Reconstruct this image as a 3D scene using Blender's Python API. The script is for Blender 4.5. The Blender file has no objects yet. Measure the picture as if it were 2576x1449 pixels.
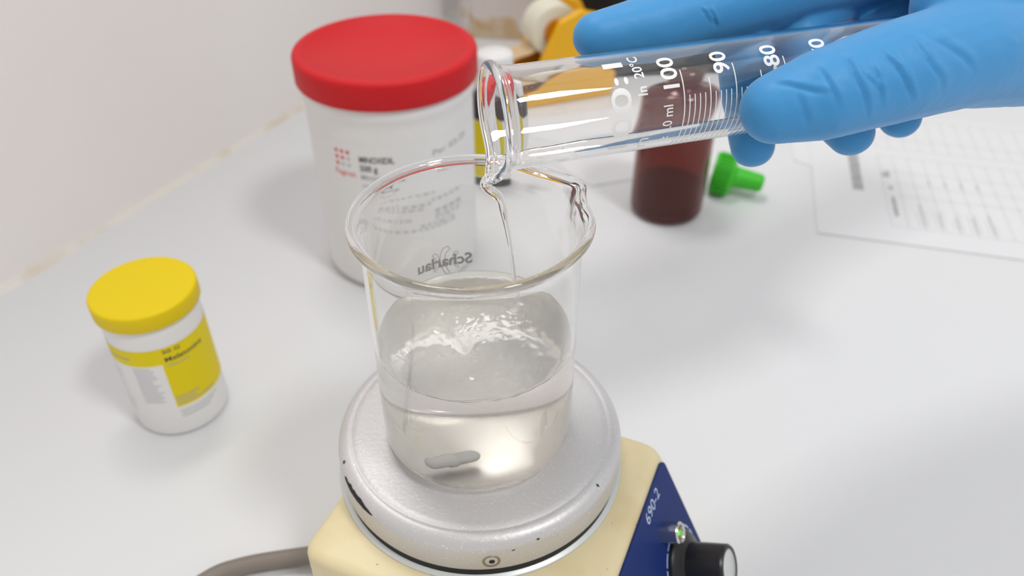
import bpy, bmesh, math, random
from mathutils import Vector, Matrix, noise

random.seed(7)
S = 0.001                      # everything below is written in millimetres
scn = bpy.context.scene
COL = scn.collection

# ------------------------------------------------------------------ camera
cam_d = bpy.data.cameras.new('camera')
cam = bpy.data.objects.new('camera', cam_d)
COL.objects.link(cam)
cam_d.sensor_width = 36.0
cam_d.lens = 28.23
cam_d.clip_start = 0.005
TH, RO = math.radians(38.388), math.radians(0.15)
fw = Vector((0, math.cos(TH), -math.sin(TH)))
rt0 = Vector((1, 0, 0)); up0 = rt0.cross(fw)
rt = rt0 * math.cos(RO) + up0 * math.sin(RO)
up = -rt0 * math.sin(RO) + up0 * math.cos(RO)
cam.matrix_world = Matrix(((rt.x, up.x, -fw.x, .01272), (rt.y, up.y, -fw.y, -.20814),
                           (rt.z, up.z, -fw.z, .32091), (0, 0, 0, 1)))
cam_d.dof.use_dof = True
cam_d.dof.focus_distance = 0.247
cam_d.dof.aperture_fstop = 10.0
scn.camera = cam

# ------------------------------------------------------------------ world, lights, exposure
w = bpy.data.worlds.new('room_light'); scn.world = w
w.use_nodes = True
w.node_tree.nodes['Background'].inputs[0].default_value = (1.0, 0.993, 0.985, 1)
w.node_tree.nodes['Background'].inputs[1].default_value = 0.64

def area(name, loc, target, sx, sy, power, col=(1, 1, 1)):
    d = bpy.data.lights.new(name, 'AREA'); d.shape = 'RECTANGLE'
    d.size = sx; d.size_y = sy; d.energy = power; d.color = col
    o = bpy.data.objects.new(name, d); COL.objects.link(o)
    o.location = loc
    o.rotation_euler = (Vector(target) - Vector(loc)).to_track_quat('-Z', 'Y').to_euler()
    return o
# the ceiling fittings of the room
area('ceiling_light', (0.71, -0.54, 1.75), (0.0, 0.1, 0.1), 0.26, 0.28, 11, (1, .99, .975))
area('ceiling_light', (-0.30, 0.55, 1.80), (0.0, 0.1, 0.1), 0.60, 0.30, 10, (1, .99, .975))

scn.view_settings.view_transform = 'Standard'
scn.view_settings.look = 'None'
scn.view_settings.gamma = 1.0
scn.view_settings.use_curve_mapping = False
scn.view_settings.exposure = 0.0
scn.cycles.max_bounces = 80
scn.cycles.transmission_bounces = 80
scn.cycles.transparent_max_bounces = 24
scn.cycles.glossy_bounces = 80
scn.cycles.diffuse_bounces = 3
scn.cycles.use_denoising = True
scn.cycles.use_adaptive_sampling = True
scn.cycles.adaptive_threshold = 0.1
scn.cycles.adaptive_min_samples = 16
scn.cycles.sample_clamp_indirect = 0.0

# ------------------------------------------------------------------ materials
def srgb(r, g, b):
    f = lambda c: (c / 12.92 if c <= .04045 else ((c + .055) / 1.055) ** 2.4)
    return (f(r / 255), f(g / 255), f(b / 255), 1)

def mat(name, col, rough=.5, metal=0, spec=.5, trans=0, ior=1.45, coat=0, sss=0, sheen=0):
    m = bpy.data.materials.new(name); m.use_nodes = True
    b = m.node_tree.nodes['Principled BSDF']
    b.inputs['Base Color'].default_value = col
    b.inputs['Roughness'].default_value = rough
    b.inputs['Metallic'].default_value = metal
    b.inputs['Specular IOR Level'].default_value = spec
    b.inputs['Transmission Weight'].default_value = trans
    b.inputs['IOR'].default_value = ior
    b.inputs['Coat Weight'].default_value = coat
    b.inputs['Sheen Weight'].default_value = sheen
    if sss:
        b.inputs['Subsurface Weight'].default_value = sss
        b.inputs['Subsurface Radius'].default_value = (.01, .008, .006)
        b.inputs['Subsurface Scale'].default_value = .3
    return m

def noise_mix(m, col2, scale, lo=.45, hi=.6, detail=3, amount=1.0):
    """second colour where a noise is high"""
    nt = m.node_tree; b = nt.nodes['Principled BSDF']
    tc = nt.nodes.new('ShaderNodeTexCoord'); n = nt.nodes.new('ShaderNodeTexNoise')
    n.inputs['Scale'].default_value = scale; n.inputs['Detail'].default_value = detail
    mr = nt.nodes.new('ShaderNodeMapRange')
    mr.inputs[1].default_value = lo; mr.inputs[2].default_value = hi; mr.inputs[4].default_value = amount
    mx = nt.nodes.new('ShaderNodeMix'); mx.data_type = 'RGBA'
    src = b.inputs['Base Color']
    if src.is_linked: nt.links.new(src.links[0].from_socket, mx.inputs[6])
    else: mx.inputs[6].default_value = src.default_value
    mx.inputs[7].default_value = col2
    nt.links.new(tc.outputs['Object'], n.inputs['Vector'])
    nt.links.new(n.outputs['Fac'], mr.inputs[0]); nt.links.new(mr.outputs[0], mx.inputs[0])
    nt.links.new(mx.outputs[2], b.inputs['Base Color'])
    return m

def bump(m, scale, strength, dist=.0003, detail=4, stretch=(1, 1, 1)):
    nt = m.node_tree; b = nt.nodes['Principled BSDF']
    tc = nt.nodes.new('ShaderNodeTexCoord'); mp = nt.nodes.new('ShaderNodeMapping')
    mp.inputs['Scale'].default_value = stretch
    n = nt.nodes.new('ShaderNodeTexNoise')
    n.inputs['Scale'].default_value = scale; n.inputs['Detail'].default_value = detail
    bp = nt.nodes.new('ShaderNodeBump'); bp.inputs['Strength'].default_value = strength
    bp.inputs['Distance'].default_value = dist
    nt.links.new(tc.outputs['Object'], mp.inputs[0]); nt.links.new(mp.outputs[0], n.inputs['Vector'])
    nt.links.new(n.outputs['Fac'], bp.inputs['Height']); nt.links.new(bp.outputs[0], b.inputs['Normal'])
    return m

M = {}
M['bench'] = bump(mat('white_laminate', (.715, .72, .73, 1), .38), 900, .05)
M['wall'] = noise_mix(bump(mat('painted_plaster', (.87, .815, .80, 1), .75), 60, .2, .001), (.87, .835, .82, 1), 6, .4, .65)
M['seal'] = noise_mix(noise_mix(bump(mat('old_sealant', (.78, .745, .69, 1), .6), 300, .5, .001), (.66, .55, .42, 1), 30, .52, .66, 5, .6), (.30, .20, .13, 1), 80, .69, .74, 4, .8)
M['glass'] = mat('borosilicate_glass', (.9995, .9998, .999, 1), 0, trans=1, ior=1.47)
M['liquid'] = mat('clear_solution', (.99, .99, .985, 1), 0, trans=1, ior=1.36)
M['wet_glass'] = mat('glass_against_liquid', (.9995, .9998, .999, 1), 0, trans=1, ior=1.081)
M['liquid_inside'] = mat('solution_against_glass', (.988, .970, .925, 1), 0, trans=1, ior=1.0)
M['liquid_top'] = mat('solution_surface', (.985, .968, .915, 1), 0, trans=.72, ior=1.36)
M['scuffed_glass'] = mat('scuffed_glass', (.9995, .9998, .999, 1), .44, trans=1, ior=1.47)
M['enamel'] = mat('white_enamel_print', (.83, .83, .82, 1), .5)
M['enamel_grey'] = mat('grey_enamel_print', (.66, .645, .62, 1), .6)
M['glove'] = bump(mat('blue_nitrile', srgb(63, 145, 204), .5, spec=.4, sheen=.15), 420, .22, .0004, 5)
M['cream'] = noise_mix(noise_mix(bump(mat('cream_enamel', srgb(224, 209, 168), .42), 500, .08), srgb(206, 186, 138), 40, .5, .75, 3, .6), srgb(150, 95, 55), 170, .735, .76, 1)
M['blue_panel'] = mat('blue_panel_film', srgb(22, 45, 108), .5, spec=.25)
M['black'] = mat('black_plastic', (.012, .012, .014, 1), .35)
M['black_gap'] = mat('black_rubber', (.010, .010, .011, 1), .6)
M['chrome'] = mat('chrome', (.72, .70, .66, 1), .18, metal=1)
M['steel_dark'] = mat('tarnished_steel', (.33, .29, .24, 1), .4, metal=1)
M['silver_cap'] = mat('brushed_silver', (.66, .68, .66, 1), .38, metal=.3)
M['led'] = mat('green_led', (.10, .55, .05, 1), .2)
b = M['led'].node_tree.nodes['Principled BSDF']; b.inputs['Emission Color'].default_value = (.3, 1, .1, 1); b.inputs['Emission Strength'].default_value = .5
M['led_cup'] = mat('led_cup', (.30, .18, .06, 1), .4)
M['panel_print'] = mat('pale_blue_print', srgb(190, 205, 235), .5)
M['cable'] = mat('grey_cable', srgb(128, 119, 111), .5)
M['stir'] = mat('stir_bar_coating', (.78, .77, .76, 1), .4)
M['yellow_lid'] = mat('yellow_plastic', srgb(228, 200, 6), .55, spec=.35)
M['yellow_label'] = mat('yellow_label_paper', srgb(228, 207, 2), .55, spec=.35)
M['white_plastic'] = mat('white_plastic', (.80, .79, .785, 1), .42)
M['jar_white'] = mat('milky_polyethylene', (.80, .785, .775, 1), .45)
M['red_lid'] = bump(mat('red_plastic', srgb(204, 24, 32), .55, spec=.35), 300, .1)
M['label_white'] = mat('white_label', (.80, .79, .785, 1), .5)
M['ink'] = mat('black_ink', (.045, .045, .048, 1), .7)
M['ink_grey'] = mat('grey_ink', (.33, .33, .34, 1), .7)
M['ink_pale'] = mat('pale_grey_ink', (.52, .52, .53, 1), .7)
M['ink_red'] = mat('red_ink', srgb(222, 70, 72), .7)
M['amber'] = mat('amber_glass', (.36, .075, .045, 1), .08, trans=.88, ior=1.45)
M['amber_liquid'] = mat('dark_liquid', (.02, .010, .012, 1), .15)
M['brown_glass'] = mat('brown_glass', (.03, .012, .01, 1), .12)
M['cap_green'] = mat('green_plastic', srgb(62, 190, 38), .4)
M['paper'] = mat('white_paper', (.735, .735, .75, 1), .8)
M['dispenser'] = mat('yellow_dispenser_plastic', srgb(238, 178, 12), .35)
M['dispenser_in'] = mat('dark_amber_plastic', srgb(196, 120, 10), .45)
M['tape'] = mat('cream_tape', srgb(228, 224, 205), .5)
M['tape_strip'] = mat('beige_tape_strip', srgb(214, 186, 145), .5)
M['film'] = bump(mat('cloudy_plastic_film', srgb(214, 205, 202), .3, coat=.2), 35, .8, .01, 4, (1, 1, .12))
M['beige'] = noise_mix(mat('beige_wood_tips', srgb(206, 188, 164), .7), srgb(196, 168, 132), 60)

# aluminium paint of the heating plate: fine sparkle, glints painted as pale colour specks
m = mat('aluminium_paint', (.63, .615, .615, 1), .36, metal=.45)
nt = m.node_tree; b = nt.nodes['Principled BSDF']
tc = nt.nodes.new('ShaderNodeTexCoord'); vo = nt.nodes.new('ShaderNodeTexVoronoi'); vo.inputs['Scale'].default_value = 900
nz = nt.nodes.new('ShaderNodeTexNoise'); nz.inputs['Scale'].default_value = 700; nz.inputs['Detail'].default_value = 3
bp = nt.nodes.new('ShaderNodeBump'); bp.inputs['Strength'].default_value = .22; bp.inputs['Distance'].default_value = .0004
mr = nt.nodes.new('ShaderNodeMapRange'); mr.inputs[1].default_value = .02; mr.inputs[2].default_value = .14; mr.inputs[3].default_value = .18; mr.inputs[4].default_value = .45
nt.links.new(tc.outputs['Object'], vo.inputs['Vector']); nt.links.new(tc.outputs['Object'], nz.inputs['Vector'])
nt.links.new(nz.outputs['Fac'], bp.inputs['Height']); nt.links.new(bp.outputs[0], b.inputs['Normal'])
nt.links.new(vo.outputs['Distance'], mr.inputs[0]); nt.links.new(mr.outputs[0], b.inputs['Roughness'])
M['plate'] = noise_mix(noise_mix(m, (.92, .92, .92, 1), 1700, .69, .73, 1), (.45, .44, .44, 1), 1100, .73, .76, 1, .6)
M['chip'] = bump(mat('burnt_chip', (.028, .020, .018, 1), .8), 900, .8, .0006)

# ------------------------------------------------------------------ mesh helpers (millimetres in, metres out)
def mesh_obj(name, verts, faces, m=None, parent=None, smooth=True, autosm=None):
    me = bpy.data.meshes.new(name)
    me.from_pydata([(x * S, y * S, z * S) for x, y, z in verts], [], faces)
    me.validate(); me.update()
    o = bpy.data.objects.new(name, me); COL.objects.link(o)
    if m: me.materials.append(M[m] if isinstance(m, str) else m)
    if smooth: me.polygons.foreach_set('use_smooth', [True] * len(me.polygons))
    if smooth and autosm:
        bm = bmesh.new(); bm.from_mesh(me)
        for e in bm.edges:
            if len(e.link_faces) == 2 and e.calc_face_angle(0) > math.radians(autosm): e.smooth = False
        bm.to_mesh(me); bm.free()
    if parent: o.parent = parent
    return o

def bm_obj(name, bm, m=None, parent=None, smooth=False, autosm=None):
    bmesh.ops.recalc_face_normals(bm, faces=bm.faces[:])
    vs = [tuple(v.co) for v in bm.verts]; bm.verts.index_update()
    fs = [[v.index for v in f.verts] for f in bm.faces]; bm.free()
    return mesh_obj(name, vs, fs, m, parent, smooth, autosm)

def empty(name, loc=(0, 0, 0), label=None, cat=None, group=None, rotz=0):
    o = bpy.data.objects.new(name, None); COL.objects.link(o); o.empty_display_size = .01
    o.location = [c * S for c in loc]; o.rotation_euler = (0, 0, rotz)
    if label: tag(o, label, cat, group)
    return o

def tag(o, label, cat, group=None):
    o['label'] = label; o['category'] = cat
    if group: o['group'] = group
    return o

def lathe(profile, n=96, deform=None):
    """closed or open profile [(r,z)...] revolved about z; poles where r == 0"""
    vs, fs, rings = [], [], []
    for r, z in profile:
        if r <= 1e-6:
            rings.append([len(vs)]); vs.append((0, 0, z))
        else:
            rings.append(list(range(len(vs), len(vs) + n)))
            for i in range(n):
                a = 2 * math.pi * i / n
                p = (r * math.cos(a), r * math.sin(a), z)
                vs.append(deform(r, a, z) if deform else p)
    for A, B in zip(rings, rings[1:]):
        for i in range(n):
            j = (i + 1) % n
            if len(A) == 1 and len(B) == 1: continue
            if len(A) == 1: fs.append((A[0], B[j], B[i]))
            elif len(B) == 1: fs.append((A[i], A[j], B[0]))
            else: fs.append((A[i], A[j], B[j], B[i]))
    return vs, fs

def arc(cx, cz, r, a0, a1, n=8):
    return [(cx + r * math.cos(math.radians(a0 + (a1 - a0) * k / n)), cz + r * math.sin(math.radians(a0 + (a1 - a0) * k / n))) for k in range(n + 1)]

def tube(pts, rad, n=16, cap=True):
    """swept tube along points; rad number or list"""
    P = [Vector(p) for p in pts]; vs, fs = [], []
    R = rad if isinstance(rad, (list, tuple)) else [rad] * len(P)
    t0 = (P[1] - P[0]).normalized()
    u = t0.orthogonal().normalized()
    for k, p in enumerate(P):
        t = (P[min(k + 1, len(P) - 1)] - P[max(k - 1, 0)]).normalized()
        u = (u - t * u.dot(t)).normalized(); v = t.cross(u)
        for i in range(n):
            a = 2 * math.pi * i / n
            vs.append(tuple(p + (u * math.cos(a) + v * math.sin(a)) * R[k]))
    for k in range(len(P) - 1):
        for i in range(n):
            j = (i + 1) % n
            fs.append((k * n + i, k * n + j, (k + 1) * n + j, (k + 1) * n + i))
    if cap:
        fs.append(tuple(range(n - 1, -1, -1))); fs.append(tuple(range((len(P) - 1) * n, len(P) * n)))
    return vs, fs

def smooth_path(pts, per=8):
    P = [Vector(p) for p in pts]; out = []
    for i in range(len(P) - 1):
        p0, p1, p2, p3 = P[max(i - 1, 0)], P[i], P[i + 1], P[min(i + 2, len(P) - 1)]
        for k in range(per):
            t = k / per
            out.append(.5 * ((2 * p1) + (p2 - p0) * t + (2 * p0 - 5 * p1 + 4 * p2 - p3) * t * t + (3 * p1 - p0 - 3 * p2 + p3) * t ** 3))
    out.append(P[-1]); return [tuple(p) for p in out]

def extrude_poly(pts2, z0, z1, bevel=0, seg=3):
    """polygon (x,y) extruded z0..z1 as bmesh with optional bevel on all edges"""
    bm = bmesh.new()
    lo = [bm.verts.new((x, y, z0)) for x, y in pts2]; hi = [bm.verts.new((x, y, z1)) for x, y in pts2]
    n = len(pts2)
    bm.faces.new(lo[::-1]); bm.faces.new(hi)
    for i in range(n): bm.faces.new((lo[i], lo[(i + 1) % n], hi[(i + 1) % n], hi[i]))
    if bevel: bmesh.ops.bevel(bm, geom=bm.edges[:], offset=bevel, segments=seg, profile=.5, affect='EDGES')
    return bm

def text_tris(s, size, maxlen=.8, align='LEFT', bold=0):
    """triangulated flat lettering (x,y) in mm from Blender's own built-in font"""
    cu = bpy.data.curves.new('lettering', 'FONT'); cu.body = s; cu.size = size; cu.align_x = align
    cu.resolution_u = 4; cu.offset = bold
    o = bpy.data.objects.new('lettering', cu); COL.objects.link(o)
    dg = bpy.context.evaluated_depsgraph_get(); ev = o.evaluated_get(dg); me = ev.to_mesh()
    bm = bmesh.new(); bm.from_mesh(me); ev.to_mesh_clear()
    bpy.data.objects.remove(o); bpy.data.curves.remove(cu)
    bmesh.ops.triangulate(bm, faces=bm.faces[:])
    for _ in range(3):
        es = [e for e in bm.edges if e.calc_length() > maxlen]
        if not es: break
        bmesh.ops.subdivide_edges(bm, edges=es, cuts=1)
        bmesh.ops.triangulate(bm, faces=bm.faces[:])
    bm.verts.index_update()
    vs = [(v.co.x, v.co.y) for v in bm.verts]; fs = [tuple(v.index for v in f.verts) for f in bm.faces]
    bm.free(); return vs, fs

def join_parts(parts):
    V, F = [], []
    for vs, fs in parts:
        k = len(V); V += vs; F += [tuple(i + k for i in f) for f in fs]
    return V, F

def on_cyl(vf, R, a0, z0, slant=0):
    """wrap flat (x,y) lettering on a vertical cylinder: x runs counter-clockwise from angle a0 (deg)"""
    vs, fs = vf; A = math.radians(a0)
    return [(R * math.cos(A + x / R), R * math.sin(A + x / R), z0 + y + slant * x) for x, y in vs], fs

def cyl_patch(R, a0, a1, z0, z1, step=3):
    n = max(2, int(abs(a1 - a0) / step)); vs, fs = [], []
    for i in range(n + 1):
        a = math.radians(a0 + (a1 - a0) * i / n)
        vs += [(R * math.cos(a), R * math.sin(a), z0), (R * math.cos(a), R * math.sin(a), z1)]
    for i in range(n): fs.append((2 * i, 2 * i + 2, 2 * i + 3, 2 * i + 1))
    return vs, fs

def disc2(cx, cy, r, n=20):
    return [(cx + r * math.cos(2 * math.pi * i / n), cy + r * math.sin(2 * math.pi * i / n)) for i in range(n)], [tuple(range(n))]

def stroke2(pts, w):
    """flat ribbon along (x,y) points"""
    vs, fs = [], []
    for i, (x, y) in enumerate(pts):
        x0, y0 = pts[max(i - 1, 0)]; x1, y1 = pts[min(i + 1, len(pts) - 1)]
        d = math.hypot(x1 - x0, y1 - y0) or 1; nx, ny = -(y1 - y0) / d * w / 2, (x1 - x0) / d * w / 2
        vs += [(x + nx, y + ny), (x - nx, y - ny)]
    for i in range(len(pts) - 1): fs.append((2 * i, 2 * i + 1, 2 * i + 3, 2 * i + 2))
    return vs, fs

def flat(vf, z=0):
    return [(x, y, z) for x, y in vf[0]], vf[1]

# ------------------------------------------------------------------ setting: bench, wall, sealant
WD = Vector((.460, .888, 0)).normalized(); WN = Vector((WD.y, -WD.x, 0)); W0 = Vector((-313.9, 191.2, 0))
def wallpt(s, d, z): p = W0 + WD * s + WN * d; return (p.x, p.y, z)

corners = [wallpt(-900, .2, 0)[:2], (900, wallpt(-900, .2, 0)[1]), (900, 1400), wallpt(1330, .2, 0)[:2]]
bench = bm_obj('worktop', extrude_poly(corners, -38, 0, 1.5, 2), 'bench')
tag(bench, 'white laminate laboratory bench top under everything', 'bench')
bm = extrude_poly([wallpt(-900, 0, 0)[:2], wallpt(1330, 0, 0)[:2], wallpt(1330, -90, 0)[:2], wallpt(-900, -90, 0)[:2]], -60, 900)
wall = bm_obj('wall_left', bm, 'wall'); wall['kind'] = 'structure'
# uneven sealant bead along the joint of wall and bench
vs, fs = [], []; N = 500
for i in range(N + 1):
    s = -600 + 1700 * i / N
    k = .72 + .4 * noise.noise((s * .02, 0, 0)) + .35 * noise.noise((s * .09, 3, 0))
    prof = [(-.3, 5.5 * k), (.6, 5.2 * k), (1.4, 3.2 * k), (3.0 * k, 1.2), (5.0 * k, .35), (5.4 * k, -.2)]
    vs += [wallpt(s, d, z) for d, z in prof]
for i in range(N):
    for j in range(5):
        a = i * 6 + j; fs.append((a, a + 6, a + 7, a + 1))
seal = mesh_obj('trim_1', vs, fs, 'seal'); seal['kind'] = 'structure'

# ------------------------------------------------------------------ magnetic stirrer with heating plate
HZ = 90.0
ROT = math.radians(-23)
st = empty('magnetic_stirrer', (0, 0, 0), 'cream magnetic stirrer with round aluminium plate and blue control panel under the beaker', 'stirrer', rotz=ROT)
def pan(z): return 65 + (70 - z) * .5       # the right face leans outwards going down
# body: section in x-z swept in y, then bevelled
bm = bmesh.new()
sec = [(-41.5, 6), (pan(6), 6), (pan(70), 70), (-41.5, 70)]
A = [bm.verts.new((x, -64, z)) for x, z in sec]; B = [bm.verts.new((x, 35, z)) for x, z in sec]
bm.faces.new(A); bm.faces.new(B[::-1])
for i in range(4): bm.faces.new((A[i], B[i], B[(i + 1) % 4], A[(i + 1) % 4]))
bmesh.ops.recalc_face_normals(bm, faces=bm.faces[:])
vert_e = [e for e in bm.edges if abs(e.verts[0].co.y - e.verts[1].co.y) < 1 and abs(e.verts[0].co.z - e.verts[1].co.z) > 1]
bmesh.ops.bevel(bm, geom=vert_e, offset=7, segments=5, profile=.5, affect='EDGES')
top_e = [e for e in bm.edges if all(v.co.z > 69.9 for v in e.verts)]
bmesh.ops.bevel(bm, geom=top_e, offset=4, segments=4, profile=.5, affect='EDGES')
bm_obj('housing', bm, 'cream', st, smooth=True, autosm=40)
for x, y in ((-32, -54), (84, -54), (-32, 25), (84, 25)):
    vs, fs = lathe([(0, 0), (6, 0), (7, 1), (7, 6.5), (0, 6.5)], 24)
    o = mesh_obj('rubber_foot', vs, fs, 'black_gap', st); o.location = (x * S, y * S, 0)
# blue panel film on the sloping right face; panel coords: u along +y (away), v up the slope
PN = Vector((1, 0, .5)).normalized(); PV = Vector((-.5, 0, 1)).normalized(); PO = Vector((pan(6), 0, 6))
def panel_pt(u, v, h): p = PO + Vector((0, u, 0)) + PV * v + PN * h; return tuple(p)
def on_panel(vf, u0, v0, h): return [panel_pt(u0 + x, v0 + y, h) for x, y in vf[0]], vf[1]
def rrect(x0, y0, x1, y1, r, n=6):
    out = []
    for cx, cy, a in ((x1 - r, y1 - r, 0), (x0 + r, y1 - r, 90), (x0 + r, y0 + r, 180), (x1 - r, y0 + r, 270)):
        out += [(cx + r * math.cos(math.radians(a + 90 * k / n)), cy + r * math.sin(math.radians(a + 90 * k / n))) for k in range(n + 1)]
    return out
pp = rrect(-56, 1.5, 30, 69.3, 4); n = len(pp)
vs = [panel_pt(u, v, .05) for u, v in pp] + [panel_pt(u, v, .75) for u, v in pp]
fs = [tuple(range(n, 2 * n))] + [(i, (i + 1) % n, n + (i + 1) % n, n + i) for i in range(n)]
panel = mesh_obj('control_panel', vs, fs, 'blue_panel', st, smooth=False)
o = mesh_obj('model_number', *on_panel(text_tris('690-2', 7.0, 2), 1.0, 62.4, .8), 'panel_print', panel, smooth=False)
# knob, its dial ring, and the LED in a chrome bezel
def on_normal(u, v, h=0.75):
    X = Vector((0, 1, 0)); mat4 = Matrix.Identity(4)
    for i, a in enumerate((X, PV, PN)):
        for r in range(3): mat4[r][i] = a[r]
    p = panel_pt(u, v, h)
    for r in range(3): mat4[r][3] = p[r] * S
    return mat4
KU, KV = 10.5, 29.0
vs, fs = lathe([(0, 0), (14.0, 0), (14.0, 1.2), (12.8, 2.6), (10.2, 3.6), (9.3, 4.4), (9.0, 18.6), (8.4, 19.4), (7.2, 19.5), (7.2, 19.1), (0, 19.1)], 64)
knob = mesh_obj('knob', vs, fs, 'black', st, autosm=35); knob.matrix_local = on_normal(KU, KV)
vs, fs = lathe([(0, 19.2), (7.0, 19.2), (7.1, 19.15)], 48)
o = mesh_obj('knob_cap', vs, fs, 'silver_cap', knob)
parts = []
for k in range(11):
    a0 = math.radians(-30 + 24 * k); seg = []
    parts.append(stroke2([(KU + 15.6 * math.cos(a0 + math.radians(d)), KV + 15.6 * math.sin(a0 + math.radians(d))) for d in range(0, 21, 4)], .8))
o = mesh_obj('dial_scale', *on_panel(join_parts(parts), 0, 0, .82), 'panel_print', panel, smooth=False)
vs, fs = lathe([(0, 0), (4.3, 0), (4.3, 6.6), (3.9, 7.1), (3.2, 7.1), (2.9, 6.3), (2.7, 4.2), (0, 4.2)], 40)
bez = mesh_obj('indicator_bezel', vs, fs, 'chrome', st, autosm=35); bez.matrix_local = on_normal(8.5, 50.5)
vs, fs = lathe([(0, 4.25), (2.65, 4.25), (2.75, 5.2)], 24)
mesh_obj('indicator_cup', vs, fs, 'led_cup', bez)
vs, fs = lathe([(1.25, 4.2), (1.25, 5.2)] + arc(0, 5.2, 1.25, 0, 90, 5), 20)
mesh_obj('indicator_lamp', vs, fs, 'led', bez)
# black seal ring, lower bright ring, plate with rolled edge and groove
PC = (.05, 1.45)
vs, fs = lathe([(44, 69.6), (55.0, 69.6), (55.5, 70.1), (55.0, 70.7), (44, 70.8)], 128)
o = mesh_obj('lower_ring', vs, fs, 'silver_cap', st); o.location = (PC[0] * S, PC[1] * S, 0)
vs, fs = lathe([(40, 70.7), (53.4, 70.7), (53.4, 74.3), (40, 74.3)], 128)
o = mesh_obj('seal_ring', vs, fs, 'black_gap', st, autosm=40); o.location = (PC[0] * S, PC[1] * S, 0)
prof = [(0, 74.2), (53.2, 74.2), (53.8, 74.5), (54.1, 75.2), (54.1, 84.6)] + arc(49.4, 84.9, 4.7, 0, 84, 10)[1:]
prof += [(49.2, 89.55), (48.8, 89.45), (48.4, 89.55), (47.6, HZ - .15), (46, HZ - .05), (20, HZ - .02), (0, HZ - .02)]
vs, fs = lathe(prof, 160)
plate = mesh_obj('heating_plate', vs, fs, 'plate', st); plate.location = (PC[0] * S, PC[1] * S, 0)
def plate_pt(a, r, z): return (r * math.cos(a), r * math.sin(a), z)
# recessed screw in the front of the band: world angle -85 deg, body frame adds 23
sa = math.radians(-84.3 + 23)
ct = Vector(plate_pt(sa, 54.05, 79.6)); nrm = Vector((math.cos(sa), math.sin(sa), 0))
m4 = (nrm.to_track_quat('Z', 'Y')).to_matrix().to_4x4(); m4.translation = ct * S
vs, fs = lathe([(0, -.5), (1.5, -.35), (2.5, .15), (3.0, .3), (3.1, 0)], 32)
scr = mesh_obj('grub_screw', vs, fs, 'steel_dark', plate); scr.matrix_local = m4
o = mesh_obj('screw_slot', *join_parts([flat(disc2(.2, -.3, 1.15, 6), .12)]), 'chip', scr, smooth=False)
# burnt paint chips on the edge (front left) as thin ragged flakes lying on the metal
def chip(a0, a1, zs, z0, amp, seed):
    vs, fs = [], []; nn = 26
    for i in range(nn + 1):
        t = i / nn; a = math.radians(a0 + (a1 - a0) * t + 23)
        wd = amp * math.sin(math.pi * t) ** .6 * (1 + .5 * noise.noise((t * 9, seed, 0))) + .05
        zc = z0 + zs * t + .4 * noise.noise((t * 7, seed + 4, 0))
        for s_ in (-1, 0, 1):
            z = zc + s_ * wd
            r = 54.1 if z < 84.9 else 49.4 + math.sqrt(max(0.01, 4.7 ** 2 - (z - 84.9) ** 2))
            vs.append(plate_pt(a, r + .07, z))
    for i in range(nn):
        for j in (0, 1): fs.append((3 * i + j, 3 * i + j + 1, 3 * i + j + 4, 3 * i + j + 3))
    return vs, fs
for c_ in (chip(-154, -132, -.6, 86.4, 1.3, 1), chip(-160, -158.3, 0, 88.3, .35, 2), chip(-67.5, -66.3, 0, 86.2, .3, 5), chip(-77, -75.6, .3, 84, .2, 8), chip(-35, -34, 0, 88.9, .3, 11)):
    mesh_obj('burnt_chip', *c_, 'chip', plate)
# mains lead leaving on the left
cp = smooth_path([(-15, -14, 16), (-44, -8, 15), (-66, -4, 10), (-83, -2.5, 5), (-107, -7, 4.2), (-122, -15.5, 4.2), (-150, -46, 4.2), (-185, -110, 4.2)], 10)
cR = Matrix.Rotation(-ROT, 3, 'Z')
vs, fs = tube([tuple(cR @ Vector(p)) for p in cp], 3.9, 20)
mesh_obj('power_cord', vs, fs, 'cable', st)

# ------------------------------------------------------------------ beaker, its liquid, the stir bar
SPA = math.radians(33)
def beaker_deform(r, a, z):
    d = (a - SPA + math.pi) % (2 * math.pi) - math.pi
    h = max(0, min(1, (z - 78) / 16)); h = h * h * (3 - 2 * h)
    g = math.exp(-(d / .17) ** 2)
    sh = math.exp(-((abs(d) - .40) / .16) ** 2)
    r2 = r + h * (4.6 * g - 1.3 * sh)
    z2 = z - h * (1.6 * g - .3 * sh) 
    return (r2 * math.cos(a), r2 * math.sin(a), z2)
RB, RI = 35.0, 33.6
outer = [(0, .7), (20, .5), (26.5, .1), (28, 0)] + arc(28, 7, 7, -90, 0, 8)[1:] + [(RB, 30), (RB, 55), (RB, 78), (RB, 84), (35.05, 87), (35.35, 89.6), (35.95, 91.4), (36.6, 92.35)]
bead = arc(37.0, 93.7, 1.55, -70, 130, 16)
inner = [(35.1, 93.8), (34.3, 92.2), (33.85, 90), (33.65, 87), (RI, 84), (RI, 78), (RI, 55), (RI, 47.9), (RI, 30)] + arc(27.6, 8.2, 6, 0, -90, 8) + [(20, 2.4), (0, 2.5)]
bk = empty('beaker', (0, 0, HZ), 'low glass beaker of clear liquid standing on the round heating plate', 'beaker')
vs, fs = lathe(outer + bead + inner, 160, beaker_deform)
gw = mesh_obj('glass_wall', vs, fs, 'glass', bk)
gw.data.materials.append(M['wet_glass']); gw.data.materials.append(M['scuffed_glass'])                 # the inside below the liquid level: glass against liquid
wet = (outer + bead + inner).index((RI, 47.9))
for p in gw.data.polygons:
    if p.index // 160 >= wet: p.material_index = 1
    elif p.index // 160 < 5: p.material_index = 2        # worn underside
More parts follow.
